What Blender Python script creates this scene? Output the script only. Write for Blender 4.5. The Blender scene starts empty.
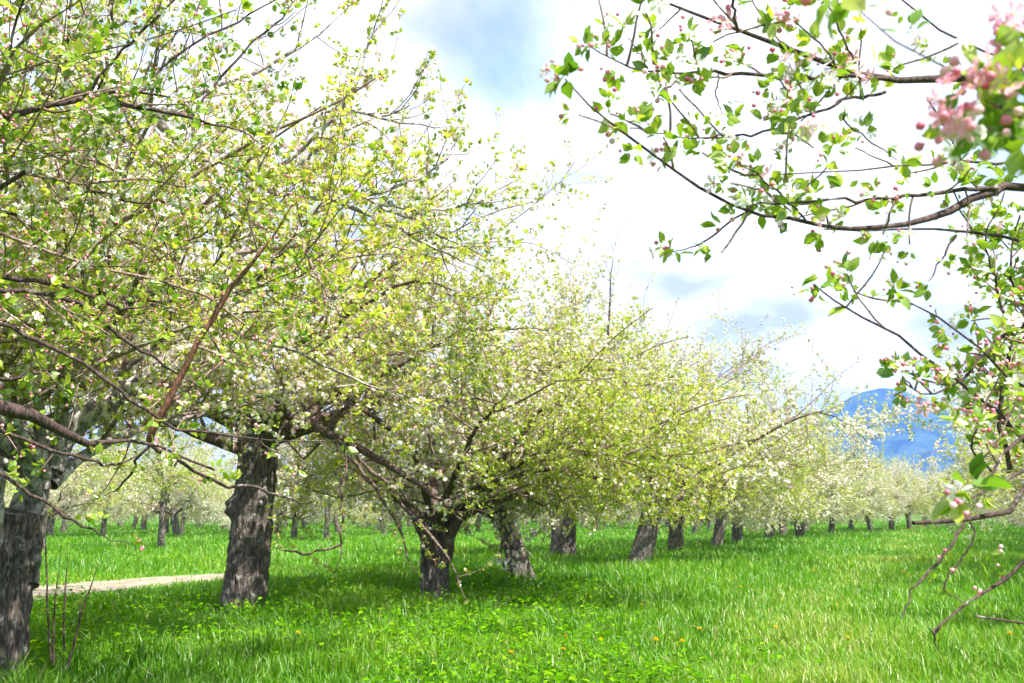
import bpy, math, random
import numpy as np
from mathutils import Vector, noise as mnoise

# ------------------------------------------------------------------ camera, world, sun, exposure
scene = bpy.context.scene
C = scene.collection
RAD = math.radians
FPX, HC, PITCH = 995.6, 1.3, 9.72          # focal length in pixels, eye height, degrees up

cd = bpy.data.cameras.new('camera')
cd.lens = 35.0; cd.sensor_width = 36.0; cd.clip_start = 0.05; cd.clip_end = 20000
cd.dof.use_dof = True; cd.dof.focus_distance = 4.5; cd.dof.aperture_fstop = 9.0
cam = bpy.data.objects.new('camera', cd); C.objects.link(cam)
cam.location = (0, 0, HC); cam.rotation_euler = (RAD(90 + PITCH), 0, 0)
scene.camera = cam

SUN_EL, SUN_AZ = 57.0, 135.0               # azimuth clockwise from +Y (the view): right and a little behind
sx = math.sin(RAD(SUN_AZ)) * math.cos(RAD(SUN_EL)); sy = math.cos(RAD(SUN_AZ)) * math.cos(RAD(SUN_EL)); sz = math.sin(RAD(SUN_EL))
sd = bpy.data.lights.new('sun', 'SUN'); sd.energy = 4.3; sd.angle = RAD(0.53); sd.color = (1.0, 0.95, 0.87)
so = bpy.data.objects.new('sun', sd); C.objects.link(so)
so.rotation_euler = Vector((sx, sy, sz)).to_track_quat('Z', 'Y').to_euler()

w = bpy.data.worlds.new('World'); scene.world = w; w.use_nodes = True
nt = w.node_tree; nt.nodes.clear()
def N(nt, t, **kw):
    n = nt.nodes.new(t)
    for k, v in kw.items(): setattr(n, k, v)
    return n
out = N(nt, 'ShaderNodeOutputWorld'); bg = N(nt, 'ShaderNodeBackground'); bg.inputs['Strength'].default_value = 0.115
sky = N(nt, 'ShaderNodeTexSky', sky_type='NISHITA'); sky.sun_disc = False
sky.sun_elevation = RAD(SUN_EL); sky.sun_rotation = RAD(SUN_AZ); sky.air_density = 1.0; sky.dust_density = 0.6
tc = N(nt, 'ShaderNodeTexCoord'); sep = N(nt, 'ShaderNodeSeparateXYZ')
nt.links.new(tc.outputs['Generated'], sep.inputs[0])
ad = N(nt, 'ShaderNodeMath', operation='ADD'); ad.inputs[1].default_value = 0.22
nt.links.new(sep.outputs['Z'], ad.inputs[0])
mx = N(nt, 'ShaderNodeMath', operation='MAXIMUM'); mx.inputs[1].default_value = 0.05
nt.links.new(ad.outputs[0], mx.inputs[0])
dx = N(nt, 'ShaderNodeMath', operation='DIVIDE'); dy = N(nt, 'ShaderNodeMath', operation='DIVIDE')
nt.links.new(sep.outputs['X'], dx.inputs[0]); nt.links.new(mx.outputs[0], dx.inputs[1])
nt.links.new(sep.outputs['Y'], dy.inputs[0]); nt.links.new(mx.outputs[0], dy.inputs[1])
cmb = N(nt, 'ShaderNodeCombineXYZ'); nt.links.new(dx.outputs[0], cmb.inputs[0]); nt.links.new(dy.outputs[0], cmb.inputs[1])
CLOUD_OFF = (3.7, 1.9, 0.0)
mp = N(nt, 'ShaderNodeMapping'); mp.inputs['Location'].default_value = CLOUD_OFF; mp.inputs['Scale'].default_value = (1.5, 1.0, 1.0)
nt.links.new(cmb.outputs[0], mp.inputs[0])
nz = N(nt, 'ShaderNodeTexNoise'); nz.inputs['Scale'].default_value = 1.1; nz.inputs['Detail'].default_value = 6; nz.inputs['Roughness'].default_value = 0.52; nz.inputs['Distortion'].default_value = 0.3
nt.links.new(mp.outputs[0], nz.inputs['Vector'])
cr = N(nt, 'ShaderNodeValToRGB'); cr.color_ramp.elements[0].position = 0.33; cr.color_ramp.elements[1].position = 0.47
cr.color_ramp.elements[0].color = (0.05, 0.05, 0.05, 1); cr.color_ramp.elements[1].color = (1, 1, 1, 1)
low = N(nt, 'ShaderNodeMapRange'); low.inputs['From Min'].default_value = 0.12; low.inputs['From Max'].default_value = 0.40; low.inputs['To Min'].default_value = 0.16; low.inputs['To Max'].default_value = 0.0
nt.links.new(sep.outputs['Z'], low.inputs['Value']); cov = N(nt, 'ShaderNodeMath', operation='ADD'); nt.links.new(nz.outputs['Fac'], cov.inputs[0]); nt.links.new(low.outputs[0], cov.inputs[1])
nt.links.new(cov.outputs[0], cr.inputs[0])
# cloud brightness: sunlit tops and slightly bluer, greyer undersides
nz2 = N(nt, 'ShaderNodeTexNoise'); nz2.inputs['Scale'].default_value = 2.3; nz2.inputs['Detail'].default_value = 5
nt.links.new(mp.outputs[0], nz2.inputs['Vector'])
cr2 = N(nt, 'ShaderNodeValToRGB'); cr2.color_ramp.elements[0].position = 0.36; cr2.color_ramp.elements[1].position = 0.56
cr2.color_ramp.elements[0].color = (2.3, 2.45, 2.85, 1); cr2.color_ramp.elements[1].color = (4.6, 4.6, 4.6, 1)
nt.links.new(nz2.outputs['Fac'], cr2.inputs[0])
mixc = N(nt, 'ShaderNodeMixRGB'); nt.links.new(cr.outputs[0], mixc.inputs[0])
hs_ = N(nt, 'ShaderNodeMixRGB', blend_type='MULTIPLY'); hs_.inputs[0].default_value = 1; hs_.inputs[2].default_value = (0.72, 0.80, 0.98, 1)
nt.links.new(sky.outputs[0], hs_.inputs[1]); nt.links.new(hs_.outputs[0], mixc.inputs[1]); nt.links.new(cr2.outputs[0], mixc.inputs[2])
nt.links.new(mixc.outputs[0], bg.inputs[0]); nt.links.new(bg.outputs[0], out.inputs[0])

vs = scene.view_settings
vs.view_transform = 'Standard'; vs.look = 'None'; vs.gamma = 1.0; vs.use_curve_mapping = False
vs.exposure = 1.82
scene.render.engine = 'CYCLES'
cy = scene.cycles
cy.max_bounces = 7; cy.diffuse_bounces = 4; cy.glossy_bounces = 2; cy.transmission_bounces = 4; cy.transparent_max_bounces = 4; cy.volume_bounces = 0
cy.use_adaptive_sampling = True; cy.adaptive_threshold = 0.02
cy.use_denoising = True; cy.denoiser = 'OPENIMAGEDENOISE'; cy.denoising_input_passes = 'RGB_ALBEDO_NORMAL'; cy.denoising_prefilter = 'ACCURATE'
cy.sample_clamp_indirect = 6.0

# ------------------------------------------------------------------ helpers
_t = RAD(PITCH); _fw = np.array([0, math.cos(_t), math.sin(_t)]); _up = np.array([0, -math.sin(_t), math.cos(_t)]); _rt = np.array([1.0, 0, 0])
def at(px, py, d):
    """the place seen at that spot of the photograph, d metres ahead"""
    r = (px - 512) / FPX * _rt + (341.5 - py) / FPX * _up + _fw
    return np.array([0, 0, HC]) + r * (d / r[1])

def new_mesh(name, V, faces, mat, parent=None, rnd=None, smooth=True):
    """V (n,3); faces: list of integer arrays (m,k)"""
    me = bpy.data.meshes.new(name)
    V = np.ascontiguousarray(V, dtype=np.float32)
    me.vertices.add(len(V)); me.vertices.foreach_set('co', V.ravel())
    loops = np.concatenate([f.ravel() for f in faces]).astype(np.int32)
    tot = np.concatenate([np.full(len(f), f.shape[1], dtype=np.int32) for f in faces])
    st = np.concatenate([[0], np.cumsum(tot)[:-1]]).astype(np.int32)
    me.loops.add(len(loops)); me.loops.foreach_set('vertex_index', loops)
    me.polygons.add(len(tot)); me.polygons.foreach_set('loop_start', st)
    me.polygons.foreach_set('use_smooth', np.full(len(tot), smooth))
    me.update(calc_edges=True)
    if rnd is not None:
        a = me.attributes.new('rnd', 'FLOAT', 'FACE'); a.data.foreach_set('value', np.ascontiguousarray(rnd, dtype=np.float32))
    for m in (mat if isinstance(mat, (list, tuple)) else [mat]): me.materials.append(m)
    o = bpy.data.objects.new(name, me); C.objects.link(o)
    if parent is not None: o.parent = parent
    return o

def tag(o, label=None, cat=None, group=None, kind=None):
    if label: o['label'] = label
    if cat: o['category'] = cat
    if group: o['group'] = group
    if kind: o['kind'] = kind
    return o
def empty(name, loc, label, cat, group=None, rz=0):
    o = bpy.data.objects.new(name, None); C.objects.link(o); o.location = loc; o.rotation_euler = (0, 0, rz)
    return tag(o, label, cat, group)

def unit(a): return a / np.maximum(np.linalg.norm(a, axis=-1, keepdims=True), 1e-9)

def tubes(P, R, sides):
    """P (c,n,3), R (c,n) -> verts, quads"""
    c, n, _ = P.shape
    T = np.empty_like(P); T[:, 1:-1] = P[:, 2:] - P[:, :-2]; T[:, 0] = P[:, 1] - P[:, 0]; T[:, -1] = P[:, -1] - P[:, -2]
    T = unit(T); mean = unit(P[:, -1] - P[:, 0])
    ref = np.where(np.abs(mean[:, 2:3]) > 0.75, np.array([[1.0, 0.1, 0]]), np.array([[0, 0.1, 1.0]]))[:, None, :]
    A = unit(np.cross(T, np.broadcast_to(ref, T.shape))); B = np.cross(T, A)
    th = np.arange(sides) * 2 * math.pi / sides
    V = P[:, :, None, :] + R[:, :, None, None] * (A[:, :, None, :] * np.cos(th)[None, None, :, None] + B[:, :, None, :] * np.sin(th)[None, None, :, None])
    idx = np.arange(c * n * sides).reshape(c, n, sides)
    q = np.stack([idx[:, :-1], np.roll(idx[:, :-1], -1, axis=2), np.roll(idx[:, 1:], -1, axis=2), idx[:, 1:]], axis=-1).reshape(-1, 4)
    return V.reshape(-1, 3), q

def vnoise(x, y, seed=0):
    """smooth value noise, vectorised, 0..1"""
    def h(i, j): 
        v = np.sin(i * 127.1 + j * 311.7 + seed * 74.7) * 43758.5453
        return v - np.floor(v)
    i, j = np.floor(x), np.floor(y); fx, fy = x - i, y - j
    fx = fx * fx * (3 - 2 * fx); fy = fy * fy * (3 - 2 * fy)
    return (h(i, j) * (1 - fx) + h(i + 1, j) * fx) * (1 - fy) + (h(i, j + 1) * (1 - fx) + h(i + 1, j + 1) * fx) * fy

# ------------------------------------------------------------------ materials
def mat_new(name):
    m = bpy.data.materials.new(name); m.use_nodes = True; m.node_tree.nodes.clear(); return m, m.node_tree
def ramp(nt, stops, fac):
    r = N(nt, 'ShaderNodeValToRGB'); e = r.color_ramp.elements
    e[0].position, e[0].color = stops[0][0], (*stops[0][1], 1); e[1].position, e[1].color = stops[-1][0], (*stops[-1][1], 1)
    for p, c in stops[1:-1]:
        x = e.new(p); x.color = (*c, 1)
    nt.links.new(fac, r.inputs[0]); return r.outputs[0]

def leafy(name, stops, trans=0.45, gloss=0.06, rough=0.4, patch=None):
    m, nt = mat_new(name)
    a = N(nt, 'ShaderNodeAttribute', attribute_name='rnd'); col = ramp(nt, stops, a.outputs['Fac'])
    if patch:
        g = N(nt, 'ShaderNodeNewGeometry'); nn = N(nt, 'ShaderNodeTexNoise'); nn.inputs['Scale'].default_value = patch[0]; nn.inputs['Detail'].default_value = 3
        nt.links.new(g.outputs['Position'], nn.inputs['Vector'])
        f = ramp(nt, [(0.38, (0, 0, 0)), (0.62, (1, 1, 1))], nn.outputs['Fac'])
        mm = N(nt, 'ShaderNodeMixRGB', blend_type='MULTIPLY'); nt.links.new(f, mm.inputs[0]); nt.links.new(col, mm.inputs[1]); mm.inputs[2].default_value = (*patch[1], 1)
        col = mm.outputs[0]
    d = N(nt, 'ShaderNodeBsdfDiffuse'); t = N(nt, 'ShaderNodeBsdfTranslucent'); s = N(nt, 'ShaderNodeMixShader'); s.inputs[0].default_value = trans
    nt.links.new(col, d.inputs[0]); 
    tcol = N(nt, 'ShaderNodeMixRGB', blend_type='MULTIPLY'); tcol.inputs[0].default_value = 1; tcol.inputs[2].default_value = (1.25, 1.2, 0.75, 1)
    if name.startswith('petal'): tcol.inputs[2].default_value = (1, 1, 1, 1)
    nt.links.new(col, tcol.inputs[1]); nt.links.new(tcol.outputs[0], t.inputs[0])
    nt.links.new(d.outputs[0], s.inputs[1]); nt.links.new(t.outputs[0], s.inputs[2])
    o = N(nt, 'ShaderNodeOutputMaterial'); fin = s
    if gloss:
        gl = N(nt, 'ShaderNodeBsdfGlossy'); gl.inputs['Roughness'].default_value = rough; gl.inputs[0].default_value = (1, 1, 1, 1)
        fin = N(nt, 'ShaderNodeMixShader'); fin.inputs[0].default_value = gloss
        nt.links.new(s.outputs[0], fin.inputs[1]); nt.links.new(gl.outputs[0], fin.inputs[2])
    nt.links.new(fin.outputs[0], o.inputs[0]); return m

LEAF = leafy('apple_leaf', [(0, (0.08, 0.18, 0.010)), (0.2, (0.19, 0.32, 0.015)), (0.55, (0.40, 0.49, 0.05)), (1, (0.60, 0.61, 0.14))], 0.56, 0.03, 0.4)
LEAFN = leafy('near_apple_leaf', [(0, (0.05, 0.13, 0.012)), (0.3, (0.13, 0.26, 0.018)), (0.7, (0.28, 0.40, 0.03)), (1, (0.46, 0.50, 0.07))], 0.48, 0.05, 0.35)
PETAL = leafy('petal_white', [(0, (0.85, 0.72, 0.12)), (0.02, (0.85, 0.72, 0.12)), (0.04, (0.78, 0.34, 0.46)), (0.25, (0.82, 0.70, 0.72)), (0.5, (0.84, 0.81, 0.79)), (1, (0.85, 0.84, 0.80))], 0.4, 0.0)
BUD = leafy('petal_bud', [(0, (0.62, 0.10, 0.20)), (0.5, (0.78, 0.30, 0.40)), (1, (0.84, 0.60, 0.64))], 0.3, 0.04)
GRASS = leafy('grass_blade', [(0, (0.018, 0.07, 0.004)), (0.35, (0.05, 0.185, 0.005)), (0.75, (0.13, 0.315, 0.007)), (0.93, (0.27, 0.39, 0.03)), (1, (0.40, 0.40, 0.19))], 0.45, 0.025, 0.45)
COVER = leafy('clover_leaf', [(0, (0.05, 0.18, 0.003)), (0.6, (0.12, 0.31, 0.004)), (1, (0.22, 0.38, 0.01))], 0.4, 0.0, 0.4)
YELLOW = leafy('dandelion_yellow', [(0, (0.75, 0.5, 0.01)), (1, (0.85, 0.65, 0.02))], 0.3, 0.0)

def bark_mat(name, c0, c1, lichen, lic_amt, scale=22, bump=0.6, dist=0.02):
    m, nt = mat_new(name)
    b = N(nt, 'ShaderNodeBsdfPrincipled'); b.inputs['Roughness'].default_value = 0.85; b.inputs['Specular IOR Level'].default_value = 0.25
    tc = N(nt, 'ShaderNodeTexCoord'); mp = N(nt, 'ShaderNodeMapping'); mp.inputs['Scale'].default_value = (1, 1, 0.2)
    nt.links.new(tc.outputs['Object'], mp.inputs[0])
    v = N(nt, 'ShaderNodeTexVoronoi', feature='DISTANCE_TO_EDGE'); v.inputs['Scale'].default_value = scale
    nw = N(nt, 'ShaderNodeTexNoise'); nw.inputs['Scale'].default_value = scale * 0.6; nw.inputs['Detail'].default_value = 4
    nt.links.new(mp.outputs[0], nw.inputs['Vector'])
    am = N(nt, 'ShaderNodeMixRGB', blend_type='ADD'); am.inputs[0].default_value = 0.12
    nt.links.new(mp.outputs[0], am.inputs[1]); nt.links.new(nw.outputs['Color'], am.inputs[2]); nt.links.new(am.outputs[0], v.inputs['Vector'])
    n1 = N(nt, 'ShaderNodeTexNoise'); n1.inputs['Scale'].default_value = scale * 2.2; n1.inputs['Detail'].default_value = 6; n1.inputs['Roughness'].default_value = 0.7
    nt.links.new(mp.outputs[0], n1.inputs['Vector'])
    base = ramp(nt, [(0.3, c0), (0.7, c1)], n1.outputs['Fac'])
    fiss = ramp(nt, [(0.0, (0.35, 0.35, 0.35)), (0.18, (1, 1, 1))], v.outputs['Distance'])
    mu = N(nt, 'ShaderNodeMixRGB', blend_type='MULTIPLY'); mu.inputs[0].default_value = 1; nt.links.new(base, mu.inputs[1]); nt.links.new(fiss, mu.inputs[2])
    n2 = N(nt, 'ShaderNodeTexNoise'); n2.inputs['Scale'].default_value = 9; n2.inputs['Detail'].default_value = 8; n2.inputs['Roughness'].default_value = 0.75
    nt.links.new(tc.outputs['Object'], n2.inputs['Vector'])
    lf = ramp(nt, [(0.60 - lic_amt * 0.3, (0, 0, 0)), (0.68 - lic_amt * 0.3, (1, 1, 1))], n2.outputs['Fac'])
    ml = N(nt, 'ShaderNodeMixRGB'); nt.links.new(lf, ml.inputs[0]); nt.links.new(mu.outputs[0], ml.inputs[1]); ml.inputs[2].default_value = (*lichen, 1)
    nt.links.new(ml.outputs[0], b.inputs['Base Color'])
    bp = N(nt, 'ShaderNodeBump'); bp.inputs['Strength'].default_value = bump; bp.inputs['Distance'].default_value = dist
    hs = N(nt, 'ShaderNodeMath', operation='MULTIPLY_ADD'); nt.links.new(n1.outputs['Fac'], hs.inputs[0]); hs.inputs[1].default_value = 0.5; nt.links.new(v.outputs['Distance'], hs.inputs[2])
    nt.links.new(hs.outputs[0], bp.inputs['Height']); nt.links.new(bp.outputs[0], b.inputs['Normal'])
    o = N(nt, 'ShaderNodeOutputMaterial'); nt.links.new(b.outputs[0], o.inputs[0]); return m
BARK = bark_mat('old_bark', (0.04, 0.031, 0.026), (0.27, 0.225, 0.195), (0.36, 0.36, 0.32), 0.15, 23, 1.0, 0.03)
BARKG = bark_mat('lichen_bark', (0.16, 0.125, 0.115), (0.38, 0.33, 0.31), (0.52, 0.47, 0.45), 0.35, 26, 0.6, 0.012)
DARKLIMB = bark_mat('dark_limb_bark', (0.035, 0.021, 0.019), (0.12, 0.078, 0.068), (0.3, 0.27, 0.25), 0.06, 40, 0.5, 0.004)
LIMB = bark_mat('limb_bark', (0.075, 0.048, 0.038), (0.22, 0.155, 0.125), (0.33, 0.31, 0.28), 0.1, 30, 0.6, 0.008)
TWIG = bark_mat('twig_bark', (0.17, 0.105, 0.085), (0.40, 0.28, 0.235), (0.34, 0.30, 0.27), 0.12, 40, 0.4, 0.004)
REDTWIG = bark_mat('red_shoot_bark', (0.17, 0.07, 0.045), (0.28, 0.13, 0.09), (0.30, 0.25, 0.22), 0.0, 40, 0.3, 0.003)

# ------------------------------------------------------------------ leaf, flower and bud shapes
def tri(a): return np.array(a, dtype=np.int64)
_lf_far = (np.array([[0, 0, 0], [-0.30, 0.5, 0.09], [0, 1, -0.12], [0.30, 0.5, 0.09]]), tri([[0, 2, 1], [0, 3, 2]]))
_lf_near = (np.array([[0, 0, 0], [-0.24, 0.28, 0.07], [-0.31, 0.58, 0.05], [-0.15, 0.86, -0.04], [0, 1.05, -0.18], [0.15, 0.86, -0.04], [0.31, 0.58, 0.05], [0.24, 0.28, 0.07],
                      [0, 0.3, 0.0], [0, 0.6, -0.03], [0, 0.85, -0.10]]),
            tri([[0, 8, 1], [1, 8, 9], [1, 9, 2], [2, 9, 10], [2, 10, 3], [3, 10, 4], [0, 7, 8], [7, 9, 8], [7, 6, 9], [6, 10, 9], [6, 5, 10], [5, 4, 10]]))
def _flower(near):
    V, Fc, tint = [], [], []
    for k in range(5):
        a = 2 * math.pi * k / 5; ca, sa = math.cos(a), math.sin(a)
        if near: pts = [(0.08, 0, 0.0), (0.42, -0.24, 0.10), (0.85, -0.27, 0.28), (1.05, 0, 0.26), (0.85, 0.27, 0.28), (0.42, 0.24, 0.10), (0.6, 0, 0.08)]
        else: pts = [(0.0, 0, 0.0), (0.65, -0.38, 0.2), (1.0, 0, 0.3), (0.65, 0.38, 0.2)]
        b = len(V)
        V += [(x * ca - y * sa, x * sa + y * ca, z) for x, y, z in pts]
        if near: Fc += [(b, b + 1, b + 6), (b + 1, b + 2, b + 6), (b + 2, b + 3, b + 6), (b + 3, b + 4, b + 6), (b + 4, b + 5, b + 6), (b + 5, b, b + 6)]; tint += [0] * 6
        else: Fc += [(b, b + 1, b + 2), (b, b + 2, b + 3)]; tint += [0] * 2
    if near:
        b = len(V); V += [(0.16 * math.cos(i * 2.094), 0.16 * math.sin(i * 2.094), 0.04) for i in range(3)] + [(0, 0, 0.34)]
        Fc += [(b, b + 1, b + 3), (b + 1, b + 2, b + 3), (b + 2, b, b + 3)]; tint += [1] * 3
    return np.array(V), tri(Fc), np.array(tint)
_fl_far, _fl_near = _flower(False), _flower(True)
def _bud(s, rings):
    V = [(0, 0, 0)]; 
    for r, z in rings: V += [(r * math.cos(2 * math.pi * i / s), r * math.sin(2 * math.pi * i / s), z) for i in range(s)]
    V.append((0, 0, 1.0)); Fc = []
    for i in range(s): Fc.append((0, 1 + (i + 1) % s, 1 + i))
    for k in range(len(rings) - 1):
        for i in range(s):
            a, b = 1 + k * s + i, 1 + k * s + (i + 1) % s
            Fc += [(a, b, b + s), (a, b + s, a + s)]
    L = 1 + (len(rings) - 1) * s
    for i in range(s): Fc.append((L + i, L + (i + 1) % s, len(V) - 1))
    return np.array(V), tri(Fc)
_bd_far, _bd_near = _bud(3, [(0.4, 0.5)]), _bud(6, [(0.10, 0.15), (0.40, 0.45), (0.36, 0.75)])

def scatter(tmpl, pos, Y, Z, size):
    """copies of a template: local y along Y, z towards Z"""
    V0, F0 = tmpl[0], tmpl[1]
    Y = unit(Y); X = unit(np.cross(Y, Z)); Z = np.cross(X, Y)
    V = pos[:, None, :] + size[:, None, None] * (V0[None, :, 0:1] * X[:, None, :] + V0[None, :, 1:2] * Y[:, None, :] + V0[None, :, 2:3] * Z[:, None, :])
    F = (F0[None] + (np.arange(len(pos)) * len(V0))[:, None, None]).reshape(-1, F0.shape[1])
    return V.reshape(-1, 3), F

# ------------------------------------------------------------------ growing an apple tree
class Tree:
    def __init__(self, seed): 
        self.rng = np.random.default_rng(seed); self.wood = []; self.red = []; self.grey = []; self.big = []; self.ros = []
    def grow(self, P0, D0, L, r0, r1, n=6, wander=0.25, trop=(0, 0, 0.1), droop=0.0, zmin=0.9, kink=0.0):
        rng = self.rng; c = len(P0); P = np.empty((c, n + 1, 3)); P[:, 0] = P0; D = unit(D0.copy()); L = np.asarray(L, float)
        trop = np.broadcast_to(np.array(trop, float), (c, 3))
        for i in range(n):
            D = D + rng.normal(0, wander, (c, 3)) + trop + np.array([0, 0, -droop]) * (i / n) * 2
            if kink: D = D + rng.normal(0, kink, (c, 3)) * (rng.random((c, 1)) < 0.3)
            low = P[:, i, 2] < zmin; D[low, 2] = np.abs(D[low, 2]) * 0.6 + 0.15
            D = unit(D); P[:, i + 1] = P[:, i] + D * (L / n)[:, None]
        t = np.linspace(0, 1, n + 1)[None]; R = np.asarray(r0)[:, None] * (1 - t) + np.broadcast_to(r1, (c,))[:, None] * t
        return P, R
    def along(self, P, R, per, t0=0.15, t1=1.0, even=True):
        """points on each curve: position, tangent, radius, t, index of the curve"""
        rng = self.rng; c, n, _ = P.shape; n -= 1
        idx = np.repeat(np.arange(c), per)
        if even: t = np.tile((np.arange(per) + 0.5) / per, c) + rng.uniform(-0.5, 0.5, c * per) / per
        else: t = rng.random(c * per)
        t = t0 + (t1 - t0) * np.clip(t, 0, 0.999); s = np.minimum((t * n).astype(int), n - 1); f = (t * n - s)[:, None]
        a, b = P[idx, s], P[idx, s + 1]
        return a * (1 - f) + b * f, unit(b - a), R[idx, s] * (1 - f[:, 0]) + R[idx, s + 1] * f[:, 0], t, idx
    def side(self, T, lo, hi, up=0.0):
        rng = self.rng; n = len(T); v = unit(np.cross(T, rng.normal(0, 1, (n, 3)))); a = np.radians(rng.uniform(lo, hi, n))[:, None]
        return unit(T * np.cos(a) + v * np.sin(a) + np.array([0, 0, up]))
    def rosettes(self, pos, T, spur=0.03, size=1.0, tip=False):
        rng = self.rng; n = len(pos)
        ax = unit(T * (0.9 if tip else 0.35) + rng.normal(0, 0.55, (n, 3)) + np.array([0, 0, 0.45]))
        self.ros.append((pos + ax * spur * rng.uniform(0.3, 1.6, (n, 1)), ax, np.full(n, size) * rng.uniform(0.65, 1.25, n)))
    def skeleton(self, H, R, th, tr, nlimb=8, az=None, l2=10, l3=7, ros3=6, ros2=8, shoots=8, top=None, sides=8, reach=1.0, limbr=0.40, skirt=3, zl=1.5, z2=0.9, elmin=0.30, arch=0):
        rng = self.rng; top = np.array([0, 0, th]) if top is None else top
        self.th, self.tr = th, tr
        az0 = rng.uniform(0, 6.28); lo, hi = (0, 2 * math.pi) if az is None else az
        A = (az0 + np.arange(nlimb) * 2 * math.pi / nlimb if az is None else lo + (np.arange(nlimb) + 0.5) / nlimb * (hi - lo)) + rng.uniform(-0.3, 0.3, nlimb)
        lead = (np.arange(nlimb) % 3 == 0)
        el = np.where(lead, rng.uniform(0.95, 1.25, nlimb), rng.uniform(elmin, elmin + 0.45, nlimb))
        D = np.stack([np.cos(A) * np.cos(el), np.sin(A) * np.cos(el), np.sin(el)], 1)
        P0 = top + np.stack([np.cos(A) * tr * 0.35, np.sin(A) * tr * 0.35, rng.uniform(-0.30, 0.02, nlimb)], 1)
        L = np.where(lead, (H - th) * 1.05, R * 1.12) * rng.uniform(0.85, 1.1, nlimb) * reach
        P, Rr = self.grow(P0, D, L, np.full(nlimb, 1.0), 0.0, n=12, wander=0.10, trop=(0, 0, 0.03), droop=0.13, kink=0.25, zmin=zl)
        Rr = tr * limbr * Rr ** 1.5 + 0.009
        self.limbs = (P, Rr); self.big.append((P, Rr, sides))
        p, T, r, t, i = self.along(P, Rr, l2, 0.12, 1.0)
        up = np.where(rng.random(len(p)) < 0.6, 0.35, -0.35)[:, None] * np.array([[0, 0, 1.0]])
        D2 = unit(self.side(T, 35, 80) + up); L2 = rng.uniform(0.9, 2.1, len(p)) * (1.15 - 0.5 * t) * R / 3.7
        P2, R2 = self.grow(p, D2, L2, np.clip(r * 0.5, 0.008, 0.03), 0.005, n=6, wander=0.16, droop=0.07, kink=0.25, zmin=z2)
        self.wood.append((P2, R2, 5))
        ps, Ts, rs, ts, _ = self.along(P, Rr, 2, 0.35, 0.95); k = rng.random(len(ps)) < shoots / max(1, len(ps))
        if k.any():
            Ps, Rs = self.grow(ps[k], np.tile([0, 0, 1.0], (k.sum(), 1)) + rng.normal(0, 0.25, (k.sum(), 3)), rng.uniform(1.0, 1.9, k.sum()) * R / 3.7, np.full(k.sum(), 0.012), 0.003, n=6, wander=0.05, trop=(0, 0, 0.1))
            self.wood.append((Ps, Rs, 4)); q = self.along(Ps, Rs, 14, 0.15); self.rosettes(q[0], q[1], 0.03, 0.8)
        if arch:       # long slender branches that sweep out of the crown and bend down again
            p, T, r, t, i = self.along(P, Rr, arch, 0.15, 0.75); D5 = unit(np.stack([p[:, 0], p[:, 1], 0.4 + 0 * p[:, 0]], 1) + rng.normal(0, 0.5, T.shape))
            P5, R5 = self.grow(p, D5, rng.uniform(1.8, 3.0, len(p)) * R / 3.7, np.full(len(p), 0.019), 0.005, n=8, wander=0.06, droop=0.12, kink=0.12, zmin=z2)
            self.wood.append((P5, R5, 6)); self.twigs(P5, R5, max(3, l3 // 3), ros3 // 2, ll=(0.2, 0.6), zmin=z2 - 0.2); q = self.along(P5, R5, 5, 0.3); self.rosettes(q[0], q[1], 0.04)
        if skirt:      # long hanging shoots round the rim of the crown
            p, T, r, t, i = self.along(P, Rr, skirt, 0.5, 1.0); D4 = unit(T * 0.8 + rng.normal(0, 0.5, T.shape) + np.array([0, 0, -0.5]))
            P4, R4 = self.grow(p, D4, rng.uniform(1.0, 2.0, len(p)) * R / 3.7, np.full(len(p), 0.011), 0.003, n=7, wander=0.12, droop=0.14, zmin=z2 - 0.2)
            self.wood.append((P4, R4, 4)); self.twigs(P4, R4, l3, ros3, ll=(0.25, 0.7), zmin=z2 - 0.35); q = self.along(P4, R4, ros2, 0.1); self.rosettes(q[0], q[1], 0.04)
        self.twigs(P2, R2, l3, ros3, zmin=z2 - 0.2); q = self.along(P2, R2, ros2, 0.2); self.rosettes(q[0], q[1], 0.05)
    def twigs(self, P, R, per, ros, ll=(0.35, 0.95), lo=30, hi=80, up=0.15, t0=0.1, sides=3, sz=1.0, zmin=0.7):
        p, T, r, t, i = self.along(P, R, per, t0, 1.0); rng = self.rng
        P3, R3 = self.grow(p, self.side(T, lo, hi, up), rng.uniform(ll[0], ll[1], len(p)), np.clip(r * 0.6, 0.0028, 0.006), 0.0018, n=5, wander=0.13, droop=0.05, zmin=zmin)
        self.wood.append((P3, R3, sides)); q = self.along(P3, R3, ros, 0.12); self.rosettes(q[0], q[1], 0.03, sz)
        self.rosettes(P3[:, -1], unit(P3[:, -1] - P3[:, -2]), 0.01, sz, tip=True)
        return P3, R3
    def guide(self, pts, d0, d1, w0, w1, start=None, local=None, red=False, zmin=0.7, twig=4, ros=8, ll=(0.1, 0.4), tros=4, sides=8, sz=1.0, n=None, jit=0.006, up=0.1, tipr=0.35, tw=1.0):
        """a branch laid along the line one sees in the photograph, from d0 to d1 metres ahead; widths in photo pixels"""
        ds = np.linspace(d0, d1, len(pts)); Q = np.array([at(x, y, d) for (x, y), d in zip(pts, ds)])
        wd = np.linspace(w0, w1, len(pts)) * ds / FPX / 2
        if start is not None:
            Q = np.vstack([start, Q]); wd = np.concatenate([[wd[0] * 1.25], wd])
        seg = np.linalg.norm(np.diff(Q, axis=0), axis=1); s = np.concatenate([[0], np.cumsum(seg)]); n = n or max(8, int(len(pts) * 3))
        u = np.linspace(0, s[-1], n + 1)
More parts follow.
